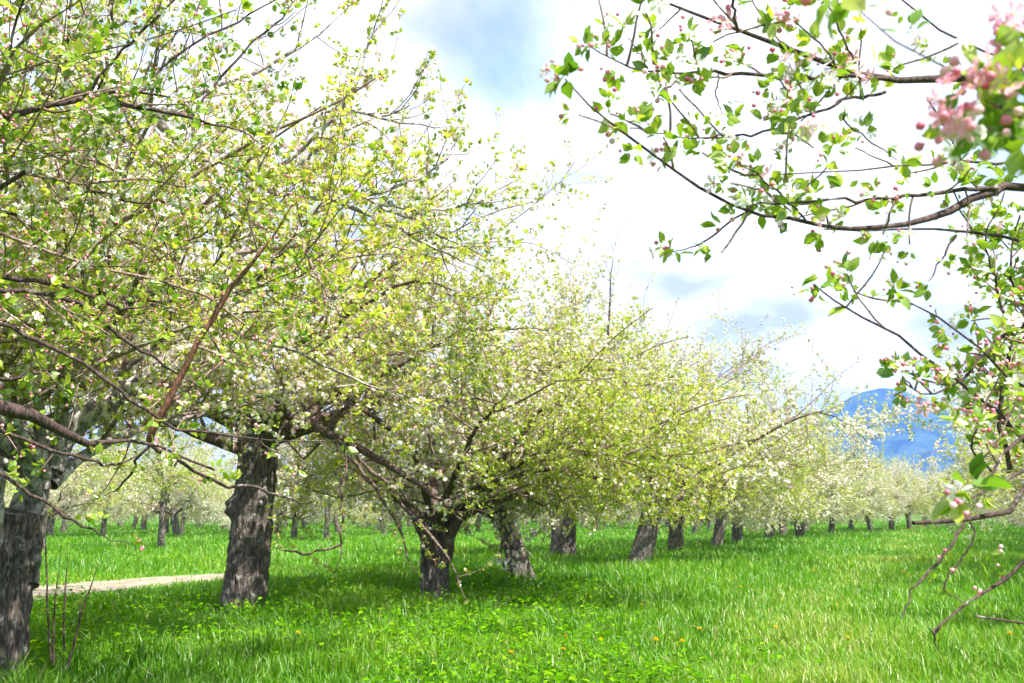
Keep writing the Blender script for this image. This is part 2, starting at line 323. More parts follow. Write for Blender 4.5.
        # Catmull-Rom through the points, then a little natural wobble
        Pq = np.vstack([2 * Q[0] - Q[1], Q, 2 * Q[-1] - Q[-2]]); k = np.clip(np.searchsorted(s, u, 'right') - 1, 0, len(seg) - 1); f = ((u - s[k]) / seg[k])[:, None]
        a, b, c_, e = Pq[k], Pq[k + 1], Pq[k + 2], Pq[k + 3]
        P = 0.5 * (2 * b + (c_ - a) * f + (2 * a - 5 * b + 4 * c_ - e) * f ** 2 + (3 * b - a - 3 * c_ + e) * f ** 3)
        P[1:-1] += self.rng.normal(0, jit, (n - 1, 3)) * min(1, d0 / 3)
        R = np.interp(u, s, wd); R = R * self.rng.uniform(0.93, 1.1, n + 1) * np.clip((1.02 - u / s[-1]) / 0.3, tipr, 1)
        P = P[None] - self.org; R = R[None]
        (self.red if red == 1 else self.grey if red == 2 else self.big).append((P, R, sides))
        if ros: q = self.along(P, R, ros, 0.12); self.rosettes(q[0], q[1], 0.03, sz)
        if ros: self.rosettes(P[:, -1], unit(P[:, -1] - P[:, -2]), 0.005, sz, tip=True)
        if twig: self.twigs(P, R, int(round(twig * tw)), tros, ll=ll, t0=0.12, sides=4, sz=sz, up=up, zmin=zmin)
        return P, R
    def cluster(self, px, py, d, dirs, nl, lsize, nf, fs, nb, bs, spread=0.02):
        """one full flower cluster: leaves below, flowers and buds above"""
        rng = self.rng; p = at(px, py, d) - self.org; ax = unit(np.array(dirs, float))
        def many(n, s): return p + rng.normal(0, s, (n, 3)) + ax * s, unit(ax + rng.normal(0, 0.6, (n, 3)))
        a = unit(-ax * 0.3 + rng.normal(0, 1.0, (nl, 3))); self.xl = getattr(self, 'xl', []) + [(p + rng.normal(0, spread, (nl, 3)) - ax * spread, a, lsize * rng.uniform(0.7, 1.1, nl))]
        self.xf = getattr(self, 'xf', []) + [(*many(nf, spread), fs * rng.uniform(0.8, 1.1, nf))]; self.xb = getattr(self, 'xb', []) + [(*many(nb, spread), bs * rng.uniform(0.8, 1.3, nb))]
    # meshes
    def build(self, root, near=False, leaf=0.042, nleaf=5, flower=1.2, bud=1.6, fsize=0.02, bsize=0.013, trunk=None, lodsc=1.0, leafmat=None, limbmat=None):
        rng = self.rng
        if trunk: trunk_mesh(root, self, **trunk)
        V, Fq, o, mi = [], [], 0, []
        for lst, mindex in ((self.big, 0), (self.wood, 1), (self.red, 2), (self.grey, 3)):
            for P, R, s in lst:
                v, q = tubes(P, R, s if near or s > 5 else max(3, s - 1)); V.append(v); Fq.append(q + o); o += len(v); mi.append(np.full(len(q), mindex, np.int32))
        ob = new_mesh('branches', np.vstack(V), [np.vstack(Fq)], [limbmat or LIMB, TWIG, REDTWIG, BARKG], root)
        ob.data.polygons.foreach_set('material_index', np.concatenate(mi))
        pos = np.vstack([r[0] for r in self.ros]); ax = np.vstack([r[1] for r in self.ros]); sz = np.concatenate([r[2] for r in self.ros]); n = len(pos)
        # leaves
        k = nleaf; idx = np.repeat(np.arange(n), k); m = n * k
        keep = rng.random(m) < 0.88; idx = idx[keep]; m = len(idx)
        a = ax[idx]; side = unit(np.cross(a, rng.normal(0, 1, (m, 3)))); spread = rng.uniform(0.45, 1.6, m)[:, None]
        Y = unit(a + side * spread + np.array([0, 0, -0.1])); Z = unit(a + rng.normal(0, 0.35, (m, 3)))
        size = leaf * sz[idx] * rng.uniform(0.55, 1.2, m)
        if hasattr(self, 'xl'):
            e = [np.concatenate([x[i] for x in self.xl]) for i in range(3)]; sh = len(e[0])
            PY = np.vstack([pos[idx] + Y * 0.012, e[0]]); Y = np.vstack([Y, e[1]]); Z = np.vstack([Z, unit(rng.normal(0, 0.7, (sh, 3)) + np.array([0, -0.2, 0.8]))]); size = np.concatenate([size, e[2]]); idx = np.concatenate([idx, np.full(sh, 0)])
            V, Fc = scatter(_lf_near if near else _lf_far, PY, Y, Z, size); m = len(idx)
        else: V, Fc = scatter(_lf_near if near else _lf_far, pos[idx] + Y * 0.012 * lodsc, Y, Z, size)
        nf = len((_lf_near if near else _lf_far)[1]); clump = vnoise(pos[:, 0] * 1.3, pos[:, 1] * 1.3 + pos[:, 2] * 1.7, 3)
        r = np.clip(0.55 * rng.random(m) + 0.45 * clump[idx] + (rng.random(m) < 0.06) * 0.4, 0, 1)
        new_mesh('foliage', V, [Fc], leafmat or LEAF, root, np.repeat(r, nf), smooth=near)
        # open flowers
        def bunch(avg, sp):
            cnt = rng.poisson(avg, n); idx = np.repeat(np.arange(n), cnt); m = len(idx); a = ax[idx]
            d = unit(a + rng.normal(0, 0.5, (m, 3))); return idx, d, pos[idx] + d * sp * rng.uniform(0.6, 1.3, (m, 1))
        blo = vnoise(pos[:, 0] * 0.9 + 7, pos[:, 2] * 0.9 + pos[:, 1] * 0.6, 9)
        idx, d, p = bunch(flower * np.clip((blo - 0.28) * 2.6, 0.05, 1.8), 0.035); T = _fl_near if near else _fl_far
        if len(idx):
            fs = fsize * rng.uniform(0.75, 1.2, len(idx)) * lodsc
            if hasattr(self, 'xf'):
                e = [np.concatenate([x[i] for x in self.xf]) for i in range(3)]; p = np.vstack([p, e[0]]); d = np.vstack([d, e[1]]); fs = np.concatenate([fs, e[2]]); idx = np.concatenate([idx, np.zeros(len(e[0]), int)])
            V, Fc = scatter(T, p, np.cross(d, rng.normal(0, 1, d.shape)), d, fs)
            r = np.repeat(np.clip(rng.uniform(0.08, 1.1, len(idx)), 0.05, 1), len(T[1])); ti = np.tile(T[2], len(idx)); r = np.where(ti == 1, 0.0, r)
            if hasattr(self, 'xf'):
                q = len(e[0]) * len(T[1]); rr = np.repeat(rng.uniform(0.045, 0.13, len(e[0])) if near else rng.uniform(0.4, 1, len(e[0])), len(T[1])); r[-q:] = np.where(ti[-q:] == 1, 0.0, rr)
            new_mesh('blossoms', V, [Fc], PETAL, root, r, smooth=False)
        idx, d, p = bunch(bud * np.clip((0.85 - blo) * 2.0, 0.1, 1.6), 0.028); T = _bd_near if near else _bd_far
        if len(idx):
            # bud template grows along z: hand it to scatter as y
            bs = bsize * rng.uniform(0.7, 1.5, len(idx)) * lodsc
            if hasattr(self, 'xb'):
                e = [np.concatenate([x[i] for x in self.xb]) for i in range(3)]; p = np.vstack([p, e[0]]); d = np.vstack([d, e[1]]); bs = np.concatenate([bs, e[2]]); idx = np.concatenate([idx, np.zeros(len(e[0]), int)])
            V, Fc = scatter((T[0][:, [0, 2, 1]], T[1]), p, d, rng.normal(0, 1, d.shape), bs)
            new_mesh('pink_blossoms', V, [Fc], BUD, root, np.repeat(rng.random(len(idx)), len(T[1])), smooth=near)

def trunk_mesh(root, tree, lean=(0, 0), near=False, knobs=(), fork=None, flare=0.25, mat=None, path=None, seed=0):
    th, tr = tree.th, tree.tr; ns = 96 if near else 28; nr = int((th + 0.5) / (0.018 if near else 0.09))
    z = np.linspace(-0.12, th + 0.06, nr); t = np.clip(z / th, 0, 1)
    if path is None: cx = lean[0] * t; cy = lean[1] * t
    else: cx = np.interp(z, [p[0] for p in path], [p[1] for p in path]); cy = np.interp(z, [p[0] for p in path], [p[2] for p in path])
    a = np.arange(ns) * 2 * math.pi / ns; Zg, Ag = np.meshgrid(z, a, indexing='ij')
    rad = tr * (1 + flare * np.exp(-np.clip(Zg, 0, 9) / 0.22) * (1 + 0.35 * np.cos(Ag * 5 + seed)) + 0.10 * np.clip((Zg / th - 0.72) / 0.28, 0, 1) ** 2)
    rad *= 1 + 0.05 * np.sin(Ag * 2 + seed + Zg * 1.3) + 0.035 * np.sin(Ag * 3 + seed * 2 - Zg * 2.1)
    amp = 0.055 if near else 0.03; u = np.cos(Ag), np.sin(Ag)
    n = np.array([[mnoise.noise(Vector((u[0][i, j] * 4.6, u[1][i, j] * 4.6, z[i] * (2.0) + seed * 9))) for j in range(ns)] for i in range(nr)])
    rad *= 1 + amp * 1.6 * n
    if near:
        f = np.array([[mnoise.noise(Vector((u[0][i, j] * 11, u[1][i, j] * 11, z[i] * 5.5 + seed * 5 + 40))) for j in range(ns)] for i in range(nr)])
        g = np.array([[mnoise.noise(Vector((u[0][i, j] * 22, u[1][i, j] * 22, z[i] * 22 + seed * 5 + 80))) for j in range(ns)] for i in range(nr)])
        rad += tr * (0.085 * (1 - np.abs(f) * 3.2).clip(-1, 1) * -0.6 + 0.03 * g)
    for (ka, kz, kr, kh) in knobs:
        da = np.angle(np.exp(1j * (Ag - ka))) * tr; q = (da ** 2 + (Zg - kz) ** 2) / kr ** 2
        rad += kh * np.exp(-q * 1.2) - kh * 0.75 * np.exp(-q * 9)
    X = cx[:, None] + rad * np.cos(Ag); Y = cy[:, None] + rad * np.sin(Ag)
    V = np.stack([X, Y, Zg], -1).reshape(-1, 3); idx = np.arange(nr * ns).reshape(nr, ns)
    q = np.stack([idx[:-1], np.roll(idx[:-1], -1, 1), np.roll(idx[1:], -1, 1), idx[1:]], -1).reshape(-1, 4)
    V = np.vstack([V, [[cx[-1], cy[-1], z[-1] + tr * 0.25]]]); c = len(V) - 1
    cap = np.stack([idx[-1], np.roll(idx[-1], -1), np.full(ns, c)], -1)
    return new_mesh('trunk', V, [q, cap], mat or BARK, root)

def copy_tree(o, loc, rz, s, label, group):
    c = o.copy(); C.objects.link(c); c.location = loc; c.rotation_euler = (0, 0, rz); c.scale = (s, s, s); c['label'] = label; c['group'] = group
    for ch in KIDS[o.name]:
        k = ch.copy(); C.objects.link(k); k.parent = c
    return c
KIDS = {}
def remember(o): KIDS[o.name] = [c for c in C.objects if c.parent == o]

# ------------------------------------------------------------------ ground, path, hills
def path_x(y): return -8.15 + 0.30 * (y - 15.3) + 0.25 * np.sin(y * 0.35)
m, nt = mat_new('soil_and_turf'); b = N(nt, 'ShaderNodeBsdfPrincipled'); b.inputs['Roughness'].default_value = 0.95; b.inputs['Specular IOR Level'].default_value = 0.1
g = N(nt, 'ShaderNodeNewGeometry'); n1 = N(nt, 'ShaderNodeTexNoise'); n1.inputs['Scale'].default_value = 0.6; n1.inputs['Detail'].default_value = 9; n1.inputs['Roughness'].default_value = 0.7
nt.links.new(g.outputs['Position'], n1.inputs['Vector'])
nt.links.new(ramp(nt, [(0.3, (0.035, 0.085, 0.012)), (0.5, (0.06, 0.16, 0.014)), (0.7, (0.12, 0.24, 0.025))], n1.outputs['Fac']), b.inputs['Base Color'])
o = N(nt, 'ShaderNodeOutputMaterial'); nt.links.new(b.outputs[0], o.inputs[0]); TURF = m
S = 4500
tag(new_mesh('ground', np.array([[-S, -S, 0], [S, -S, 0], [S, S, 0], [-S, S, 0]]), [tri([[0, 1, 2, 3]])], TURF), kind='structure')

m, nt = mat_new('trodden_earth'); b = N(nt, 'ShaderNodeBsdfPrincipled'); b.inputs['Roughness'].default_value = 0.95
g = N(nt, 'ShaderNodeNewGeometry'); n1 = N(nt, 'ShaderNodeTexNoise'); n1.inputs['Scale'].default_value = 3; n1.inputs['Detail'].default_value = 10; n1.inputs['Roughness'].default_value = 0.75
nt.links.new(g.outputs['Position'], n1.inputs['Vector'])
nt.links.new(ramp(nt, [(0.35, (0.07, 0.085, 0.035)), (0.45, (0.19, 0.155, 0.105)), (0.6, (0.29, 0.25, 0.18)), (0.75, (0.36, 0.32, 0.25))], n1.outputs['Fac']), b.inputs['Base Color'])
o = N(nt, 'ShaderNodeOutputMaterial'); nt.links.new(b.outputs[0], o.inputs[0]); EARTH = m
ys = np.linspace(4, 22.4, 90); wv = 1.15 * np.clip((22.6 - ys) / 3.0, 0.05, 1)
cxs = path_x(ys); L_ = cxs - wv * (0.9 + 0.35 * vnoise(ys * 1.7, ys * 0, 1)); R_ = cxs + wv * (0.9 + 0.35 * vnoise(ys * 1.9, ys * 0, 2))
V = np.concatenate([np.stack([L_, ys, ys * 0 + 0.006], 1), np.stack([R_, ys, ys * 0 + 0.006], 1)]); k = np.arange(89)
tag(new_mesh('path', V, [np.stack([k, k + 90, k + 91, k + 1], 1)], EARTH), kind='structure')

# wooded mountain far behind the orchard, and lower ridges beside it
m, nt = mat_new('wooded_slope'); b = N(nt, 'ShaderNodeBsdfPrincipled'); b.inputs['Roughness'].default_value = 1.0; b.inputs['Specular IOR Level'].default_value = 0
g = N(nt, 'ShaderNodeNewGeometry'); n1 = N(nt, 'ShaderNodeTexNoise'); n1.inputs['Scale'].default_value = 0.02; n1.inputs['Detail'].default_value = 10; n1.inputs['Roughness'].default_value = 0.65
nt.links.new(g.outputs['Position'], n1.inputs['Vector'])
nt.links.new(ramp(nt, [(0.42, (0.012, 0.032, 0.024)), (0.58, (0.055, 0.10, 0.06))], n1.outputs['Fac']), b.inputs['Base Color'])
o = N(nt, 'ShaderNodeOutputMaterial'); nt.links.new(b.outputs[0], o.inputs[0]); SLOPE = m
HX = np.linspace(-2600, 3800, 320); HY = np.linspace(2500, 4300, 90); XX, YY = np.meshgrid(HX, HY)
def g2(cx, cy, sxx, syy, h): return h * np.exp(-((XX - cx) / sxx) ** 2 - ((YY - cy) / syy) ** 2)
ZZ = g2(1255, 3420, 200, 560, 225) + g2(1560, 3350, 420, 500, 225) + g2(980, 3600, 280, 480, 205) + g2(2500, 3500, 700, 500, 190) + g2(200, 3800, 500, 400, 110) + g2(-1200, 3800, 900, 400, 130)
nn = (vnoise(XX / 170, YY / 170, 5) - 0.5) * 34 + (vnoise(XX / 60, YY / 60, 6) - 0.5) * 10 + (vnoise(XX / 24, YY / 24, 7) - 0.5) * 5
ZZ = ZZ + nn * np.clip(ZZ / 120, 0, 1) - 4
idx = np.arange(XX.size).reshape(XX.shape)
tag(new_mesh('hills', np.stack([XX, YY, ZZ], -1).reshape(-1, 3), [np.stack([idx[:-1, :-1], idx[:-1, 1:], idx[1:, 1:], idx[1:, :-1]], -1).reshape(-1, 4)], SLOPE), kind='structure')

# the air between: one closed box of even, thin haze
HAZE = 0.00023
if HAZE:
    m = bpy.data.materials.new('thin_air'); m.use_nodes = True; nt = m.node_tree; nt.nodes.clear()
    pv = N(nt, 'ShaderNodeVolumePrincipled'); pv.inputs['Color'].default_value = (0.17, 0.38, 1.0, 1); pv.inputs['Density'].default_value = HAZE; pv.inputs['Anisotropy'].default_value = 0.0
    o = N(nt, 'ShaderNodeOutputMaterial'); nt.links.new(pv.outputs[0], o.inputs['Volume'])
    a, b_, c_ = S + 50, -1.0, 420.0
    V = np.array([[x, y, z] for z in (b_ - 4, c_) for x, y in ((-a, -a), (a, -a), (a, a), (-a, a))], float)
    hz = new_mesh('haze', V, [tri([[0, 3, 2, 1], [4, 5, 6, 7], [0, 1, 5, 4], [1, 2, 6, 5], [2, 3, 7, 6], [3, 0, 4, 7]])], m, smooth=False); tag(hz, kind='stuff')

# ------------------------------------------------------------------ the trees one can tell apart
ROWG = 'apple trees along the left side of the grassy lane'
def start_tree(name, loc, label, group, seed):
    root = empty('apple_tree', (*loc, 0), label, 'apple tree', group); T = Tree(seed); T.org = np.array([*loc, 0.0]); return root, T

# --- the nearest tree on the left, trunk just outside the photograph
r1, T = start_tree('apple_tree', (-4.6, 3.6), 'near apple tree whose dark crooked limb and straight red shoot reach in', None, 11)
T.skeleton(5.4, 3.2, 2.0, 0.2, nlimb=13, az=(0.7, 6.6), l2=13, l3=13, ros3=9, ros2=12, sides=12, skirt=0, zl=2.4, z2=2.1, limbr=0.24)
st = np.array([-4.55, 3.6, 1.75])
T.guide([(-260, 395), (0, 408), (20, 413), (40, 418), (63, 431), (83, 440), (100, 448), (112, 440), (130, 439), (150, 445), (175, 452), (215, 470)], 3.0, 3.7, 20, 6, start=st, twig=1, ros=3, ll=(0.2, 0.5), sides=14)
T.guide([(150, 440), (152, 432), (180, 378), (200, 338), (233, 285), (247, 268), (277, 231), (292, 205)], 3.7, 3.5, 8, 3.5, red=True, twig=2, ros=5, ll=(0.1, 0.3), sides=10, jit=0.002)
for pts, d0, d1, w0, w1 in [
    ([(-120, 145), (0, 120), (33, 110), (67, 100), (88, 97), (117, 102), (150, 110), (200, 120), (233, 128), (270, 150)], 3.2, 3.7, 8, 3),
    ([(-120, 110), (7, 98), (50, 95), (83, 93), (140, 93), (183, 103), (205, 125)], 4.2, 4.8, 7, 2.5),
    ([(88, 97), (100, 77), (133, 40), (173, 3), (200, -40)], 4.0, 3.9, 4, 2),
    ([(60, 100), (65, 80), (72, 0), (74, -60)], 3.9, 3.8, 4, 2),
    ([(-30, 130), (0, 88), (22, 0), (35, -70)], 3.7, 3.6, 4, 2),
    ([(98, 90), (107, 67), (113, 0), (122, -50)], 4.1, 4.0, 3, 2),
    ([(190, 118), (215, 85), (250, 45), (285, 15), (300, -20)], 4.4, 4.6, 3, 2),
    ([(140, 92), (175, 55), (230, 25), (290, -10)], 4.5, 4.8, 3, 2),
    ([(-90, 300), (0, 325), (60, 351), (100, 375), (133, 401), (160, 421), (187, 430), (233, 436), (283, 441), (340, 440)], 3.1, 3.6, 5, 2),
    ([(-90, 285), (0, 290), (60, 296), (87, 308), (113, 330), (143, 353), (180, 375), (215, 400)], 3.2, 3.8, 6, 2.5),
    ([(-60, 262), (20, 280), (67, 288), (110, 303), (133, 308), (170, 300)], 3.3, 3.9, 6, 2.5),
    ([(-70, 430), (0, 473), (26, 491), (53, 507), (79, 524), (98, 533), (114, 540), (130, 543)], 3.0, 3.3, 4, 2.5),
    ([(-70, 400), (25, 440), (62, 452), (97, 463), (114, 464), (137, 456), (151, 445)], 3.0, 3.6, 4, 2.5),
    ([(151, 444), (137, 459), (127, 479), (105, 496)], 3.6, 3.7, 3, 2),
    ([(149, 443), (199, 472), (228, 486), (256, 488), (302, 502), (322, 500)], 3.6, 4.2, 4, 2),
    ([(-40, 200), (30, 215), (90, 190), (140, 205), (200, 195)], 4.4, 5.0, 4, 2),
    ([(-60, 350), (10, 380), (50, 372), (95, 395)], 3.6, 4.0, 5, 2)]:
    bare = pts[0][1] == 430
    T.guide(pts, d0, d1, w0, w1, twig=0 if bare or pts[0][1] > 390 else 3 if pts[-1][1] > 430 else 7, ros=3 if bare or pts[-1][1] > 430 else 9, ll=(0.12, 0.45), tros=4, sides=8, jit=0.004)
T.build(r1, near=True, trunk=dict(near=True, seed=3), bud=1.8, flower=1.3, leaf=0.033, nleaf=6, bsize=0.010, leafmat=LEAFN, limbmat=DARKLIMB)

# --- grey forked trunk at the left edge
r2, T = start_tree('apple_tree', (-3.82, 7.6), 'apple tree with pale grey forked trunk at the left edge beside bare upright stems', ROWG, 21)
T.skeleton(6.0, 3.5, 2.1, 0.23, top=at(48, 462, 7.7) - T.org, nlimb=14, az=(0.9, 5.6), limbr=0.19, elmin=0.72, l2=13, l3=13, ros3=8, ros2=12, sides=12, skirt=0, zl=2.6, z2=2.3, arch=2)
T.th = 1.22
A0 = np.array([-3.82, 7.6, 0.95])
T.guide([(18, 585), (20, 555), (22, 520), (40, 470), (62, 438), (100, 405), (140, 382), (170, 355), (200, 330), (240, 300)], 7.68, 8.2, 37, 9, red=2, twig=4, ros=2, ll=(0.4, 1.0), tros=6, sides=24, jit=0.012)
T.guide([(4, 580), (-3, 550), (-8, 520), (-4, 480), (-25, 440), (-40, 380), (-20, 300), (30, 230), (90, 160)], 7.66, 6.4, 27, 8, red=2, twig=5, ros=2, ll=(0.4, 1.0), tros=6, sides=18, jit=0.012)
T.guide([(60, 60), (110, 90), (152, 113), (167, 132), (193, 157), (213, 160), (235, 165), (262, 178)], 6.0, 6.6, 13, 7, start=at(15, 200, 6.5), twig=4, ros=3, ll=(0.3, 0.9), tros=6, sides=12, jit=0.008)
T.guide([(198, 158), (207, 180), (222, 200), (228, 235)], 6.5, 6.7, 7, 3, twig=4, ros=4, ll=(0.3, 0.7))
for pts, d0, d1, w0, w1 in [
    ([(235, 165), (257, 180), (273, 193), (327, 200), (370, 215), (430, 245), (485, 272)], 6.4, 7.4, 7, 3),
    ([(277, 177), (340, 187), (380, 205), (440, 235), (500, 262)], 6.8, 7.6, 5, 2),
    ([(262, 178), (300, 150), (345, 105), (370, 45), (384, -5)], 6.4, 6.2, 5, 2.5),
    ([(300, 150), (330, 110), (400, 122), (465, 128)], 6.5, 6.9, 4, 2),
    ([(330, 200), (390, 190), (440, 165), (462, 132)], 6.6, 7.0, 4, 2),
    ([(380, 205), (430, 210), (480, 200), (518, 186)], 6.9, 7.3, 4, 2),
    ([(270, 190), (330, 140), (400, 110), (430, 100)], 6.3, 6.6, 4, 2),
    ([(230, 285), (270, 270), (300, 268), (335, 290), (360, 300)], 6.0, 6.4, 3.5, 2),
    ([(228, 275), (262, 285), (300, 300), (340, 292), (372, 270), (410, 225)], 5.8, 6.3, 3, 2),
    ([(100, 290), (200, 320), (300, 355), (400, 400), (440, 430)], 6.6, 7.4, 4, 2),
    ([(60, 50), (130, 20), (200, -20)], 6.0, 6.4, 6, 3), ([(90, 160), (200, 95), (290, 55), (350, 5)], 6.2, 6.6, 6, 3)]:
    T.guide(pts, d0, d1, w0, w1, twig=9, ros=8, ll=(0.2, 0.6), tros=6, sides=8, jit=0.008)
T.build(r2, near=True, trunk=dict(near=True, seed=5, knobs=[(-0.3, 0.98, 0.14, 0.09)], flare=0.12), bud=1.5, flower=2.4, leaf=0.042, nleaf=6, bsize=0.012, limbmat=BARKG)

# --- the thick dark trunk
r3, T = start_tree('apple_tree', (-3.54, 13.5), 'apple tree with the thickest dark trunk, a burl on its side, by the dirt path', ROWG, 31)
B0 = np.array([-3.40, 13.5, 2.35]); topB = np.array([0.13, 0, 2.35])
T.skeleton(7.1, 4.5, 2.4, 0.27, nlimb=12, limbr=0.3, l2=13, l3=12, ros3=8, ros2=12, top=topB, sides=12, shoots=9, skirt=0, zl=2.6, z2=2.2, arch=2)
for pts, d0, d1, w0, w1, tw in [
    ([(262, 400), (273, 410), (313, 425), (322, 430), (352, 445), (379, 460), (407, 477), (440, 500), (470, 530)], 13.2, 12.2, 11, 5, 7),
    ([(330, 430), (340, 411), (360, 391), (383, 375), (410, 358), (433, 345), (457, 333), (487, 329), (527, 329), (560, 332)], 12.4, 11.6, 8, 2.5, 12),
    ([(433, 345), (436, 300), (431, 262), (428, 240)], 11.9, 11.8, 4, 2, 4), ([(485, 329), (495, 300), (505, 280)], 11.8, 11.7, 3, 2, 3),
    ([(245, 420), (225, 380), (200, 340), (150, 290)], 13.4, 12.4, 14, 7, 8), ([(262, 425), (290, 370), (330, 330), (350, 300), (400, 260)], 13.5, 13.0, 13, 5, 8),
    ([(338, 440), (370, 480), (395, 520), (410, 560), (418, 575)], 12.6, 12.0, 4, 2, 4), ([(352, 450), (400, 500), (450, 560), (466, 600)], 12.3, 11.6, 4, 2, 5),
    ([(340, 545), (300, 554), (273, 547)], 12.0, 12.0, 2.5, 2, 1), ([(345, 440), (343, 500), (340, 545), (335, 575)], 12.4, 11.9, 3, 1.6, 2)]:
    T.guide(pts, d0, d1, w0, w1, twig=tw, ros=4, ll=(0.3, 1.1), tros=6, sides=8, jit=0.015)
T.build(r3, near=True, trunk=dict(near=True, seed=8, lean=(0.13, 0), knobs=[(3.35, 1.36, 0.12, 0.17), (-1.0, 1.45, 0.10, 0.07), (-1.9, 2.0, 0.08, 0.05)], flare=0.0), bud=1.0, flower=3.0, leaf=0.046, nleaf=5, fsize=0.021)

# --- the next ones of the row, each with its own trunk and crown
named = [  # base px x, depth, trunk radius, trunk height, lean, H, R, label
    (437, 14.7, 0.20, 1.25, (0.0, 0.0), 6.5, 4.0, 'apple tree whose short dark trunk splits in a V just beyond the thick burled one'),
    (524, 19.6, 0.20, 1.35, (-0.42, 0), 6.7, 4.1, 'apple tree with slanting trunk leaning left, white blossom low in front of it'),
    (561, 29.0, 0.34, 1.6, (0.08, 0), 7.9, 4.3, 'apple tree with wide upright dark trunk standing behind the left leaning one'),
    (637, 25.4, 0.27, 1.7, (0.42, 0), 7.5, 4.3, 'apple tree with grey trunk leaning right, first of the open grassy stretch'),
    (672, 32.3, 0.25, 1.6, (0.1, 0), 7.7, 4.2, 'apple tree with short stout trunk close behind the grey right leaning trunk'),
    (712, 38.0, 0.22, 1.6, (0.35, 0), 7.8, 4.3, 'apple tree with thin slanting trunk, third along the open grassy stretch')]
protos = []
for i, (px, d, tr, th, lean, H, R, lab) in enumerate(named):
    X = (px - 512) / FPX * d; root, T = start_tree('apple_tree', (X, d), lab, ROWG, 40 + i)
    T.skeleton(H, R, th, tr, nlimb=10, az=(-2.0, 2.1) if i == 0 else None, limbr=0.32, arch=2, z2=(1.5, 1.2, 1.2, 1.5, 1.1, 1.05)[i], zl=1.7, l2=13, l3=12, ros3=9, ros2=12, top=np.array([lean[0], 0, th]), sides=9, shoots=10)
    if i == 0:
        for pts, d0, d1, w0, w1 in [([(432, 560), (424, 530), (405, 505), (370, 480)], 14.6, 14.0, 14, 7), ([(445, 560), (455, 525), (480, 490), (520, 450)], 14.6, 14.2, 14, 7),
                                    ([(480, 490), (540, 470), (600, 480), (625, 475)], 14.2, 12.8, 6, 2.5)]:
            T.guide(pts, d0, d1, w0, w1, twig=8, ros=4, ll=(0.4, 1.1), tros=6, jit=0.015)
    if i == 1:
        for pts, d0, d1, w0, w1 in [([(505, 525), (520, 440), (527, 363), (553, 365), (600, 366), (620, 371), (627, 385), (647, 385), (680, 375)], 19.4, 17.0, 8, 4), ([(605, 366), (608, 355), (610, 300), (613, 248)], 17.4, 17.0, 3, 1.6),
                                    ([(640, 398), (615, 425), (590, 445)], 17.2, 16.5, 4, 2.5), ([(505, 525), (500, 560), (512, 570)], 17.6, 16.5, 3, 2)]:
            T.guide(pts, d0, d1, w0, w1, twig=8, ros=5, ll=(0.4, 1.1), tros=6, jit=0.015)
    if i == 1:
        for cx_, cy_ in ((498, 564), (506, 568), (513, 571), (520, 567)): T.cluster(cx_, cy_, 16.8, (0.1, -0.5, 0.6), 6, 0.05, 12, 0.028, 0, 0.01, 0.07)
    T.build(root, near=False, trunk=dict(seed=i + 12, lean=lean, near=(i < 2), flare=0.15), bud=0.35, flower=3.2, leaf=0.052, nleaf=5, fsize=0.024)
    remember(root); protos.append(root)

def young(loc, lab, seed, group, **kw):
    root, T = start_tree('young_apple_tree', loc, lab, group, seed)
    T.skeleton(5.2, 2.5, 2.3, 0.125, nlimb=8, limbr=0.34, l2=9, l3=7, ros3=6, ros2=7, shoots=4, skirt=2, z2=1.75, zl=2.3, sides=7)
    T.build(root, trunk=dict(seed=seed, lean=kw.get('lean', (0, 0)), flare=0.15), bud=0.3, flower=1.2, leaf=0.06, nleaf=5, fsize=0.022); remember(root); return root
YG = 'young apple trees scattered behind the dirt path'
Y1 = young(((168 - 512) / FPX * 36, 36), 'small airy apple tree with slim dark trunk just beyond the dirt path', 91, YG)
Y2 = young(((187 - 512) / FPX * 60, 60), 'apple tree with leaning slim trunk, just right of the small airy one', 92, YG, lean=(0.25, 0))

# --- the tree on the right whose branches hang into the photograph
RG = 'apple trees along the right side of the grassy lane'
r4, T = start_tree('apple_tree', (3.9, 2.7), 'nearest apple tree on the right, thin branches with pink buds reaching in from above', RG, 71)
T.skeleton(5.0, 3.2, 1.7, 0.2, nlimb=6, az=(-1.9, 1.35), l2=9, l3=6, ros3=6, sides=12, shoots=5)
R0 = np.array([3.8, 2.7, 1.75])
G = T.guide
Z1 = dict(tipr=0.7, tw=1.45, ll=(0.05, 0.16), tros=1, sides=8, jit=0.003)
G([(1250, 120), (1024, 78), (965, 78), (897, 80), (850, 70), (834, 63), (790, 50), (745, 32), (715, 20), (684, 8), (655, -2)], 2.2, 1.75, 13, 3.5, start=R0, twig=9, ros=17, **Z1)
G([(897, 81), (860, 76), (835, 76), (790, 74), (720, 73), (684, 72), (650, 70), (623, 63), (600, 53), (586, 46)], 2.05, 1.65, 5, 1.8, twig=7, ros=14, **Z1)
G([(885, 92), (870, 97), (844, 100), (824, 110), (794, 120), (767, 132), (720, 136), (684, 137), (653, 132), (630, 128)], 2.1, 1.7, 3.5, 1.8, twig=7, ros=12, **Z1)
G([(1250, 215), (1024, 187), (997, 190), (961, 205), (934, 218), (900, 225), (857, 228), (820, 224), (784, 218), (744, 212), (704, 190), (684, 177), (650, 153), (623, 135), (603, 120), (580, 97), (565, 79)], 2.3, 1.6, 9, 2.2, start=R0, twig=10, ros=24, **Z1)
G([(997, 188), (961, 190), (917, 195), (864, 200), (834, 200), (767, 203), (740, 206)], 2.2, 1.9, 5, 2, twig=6, ros=10, **Z1)
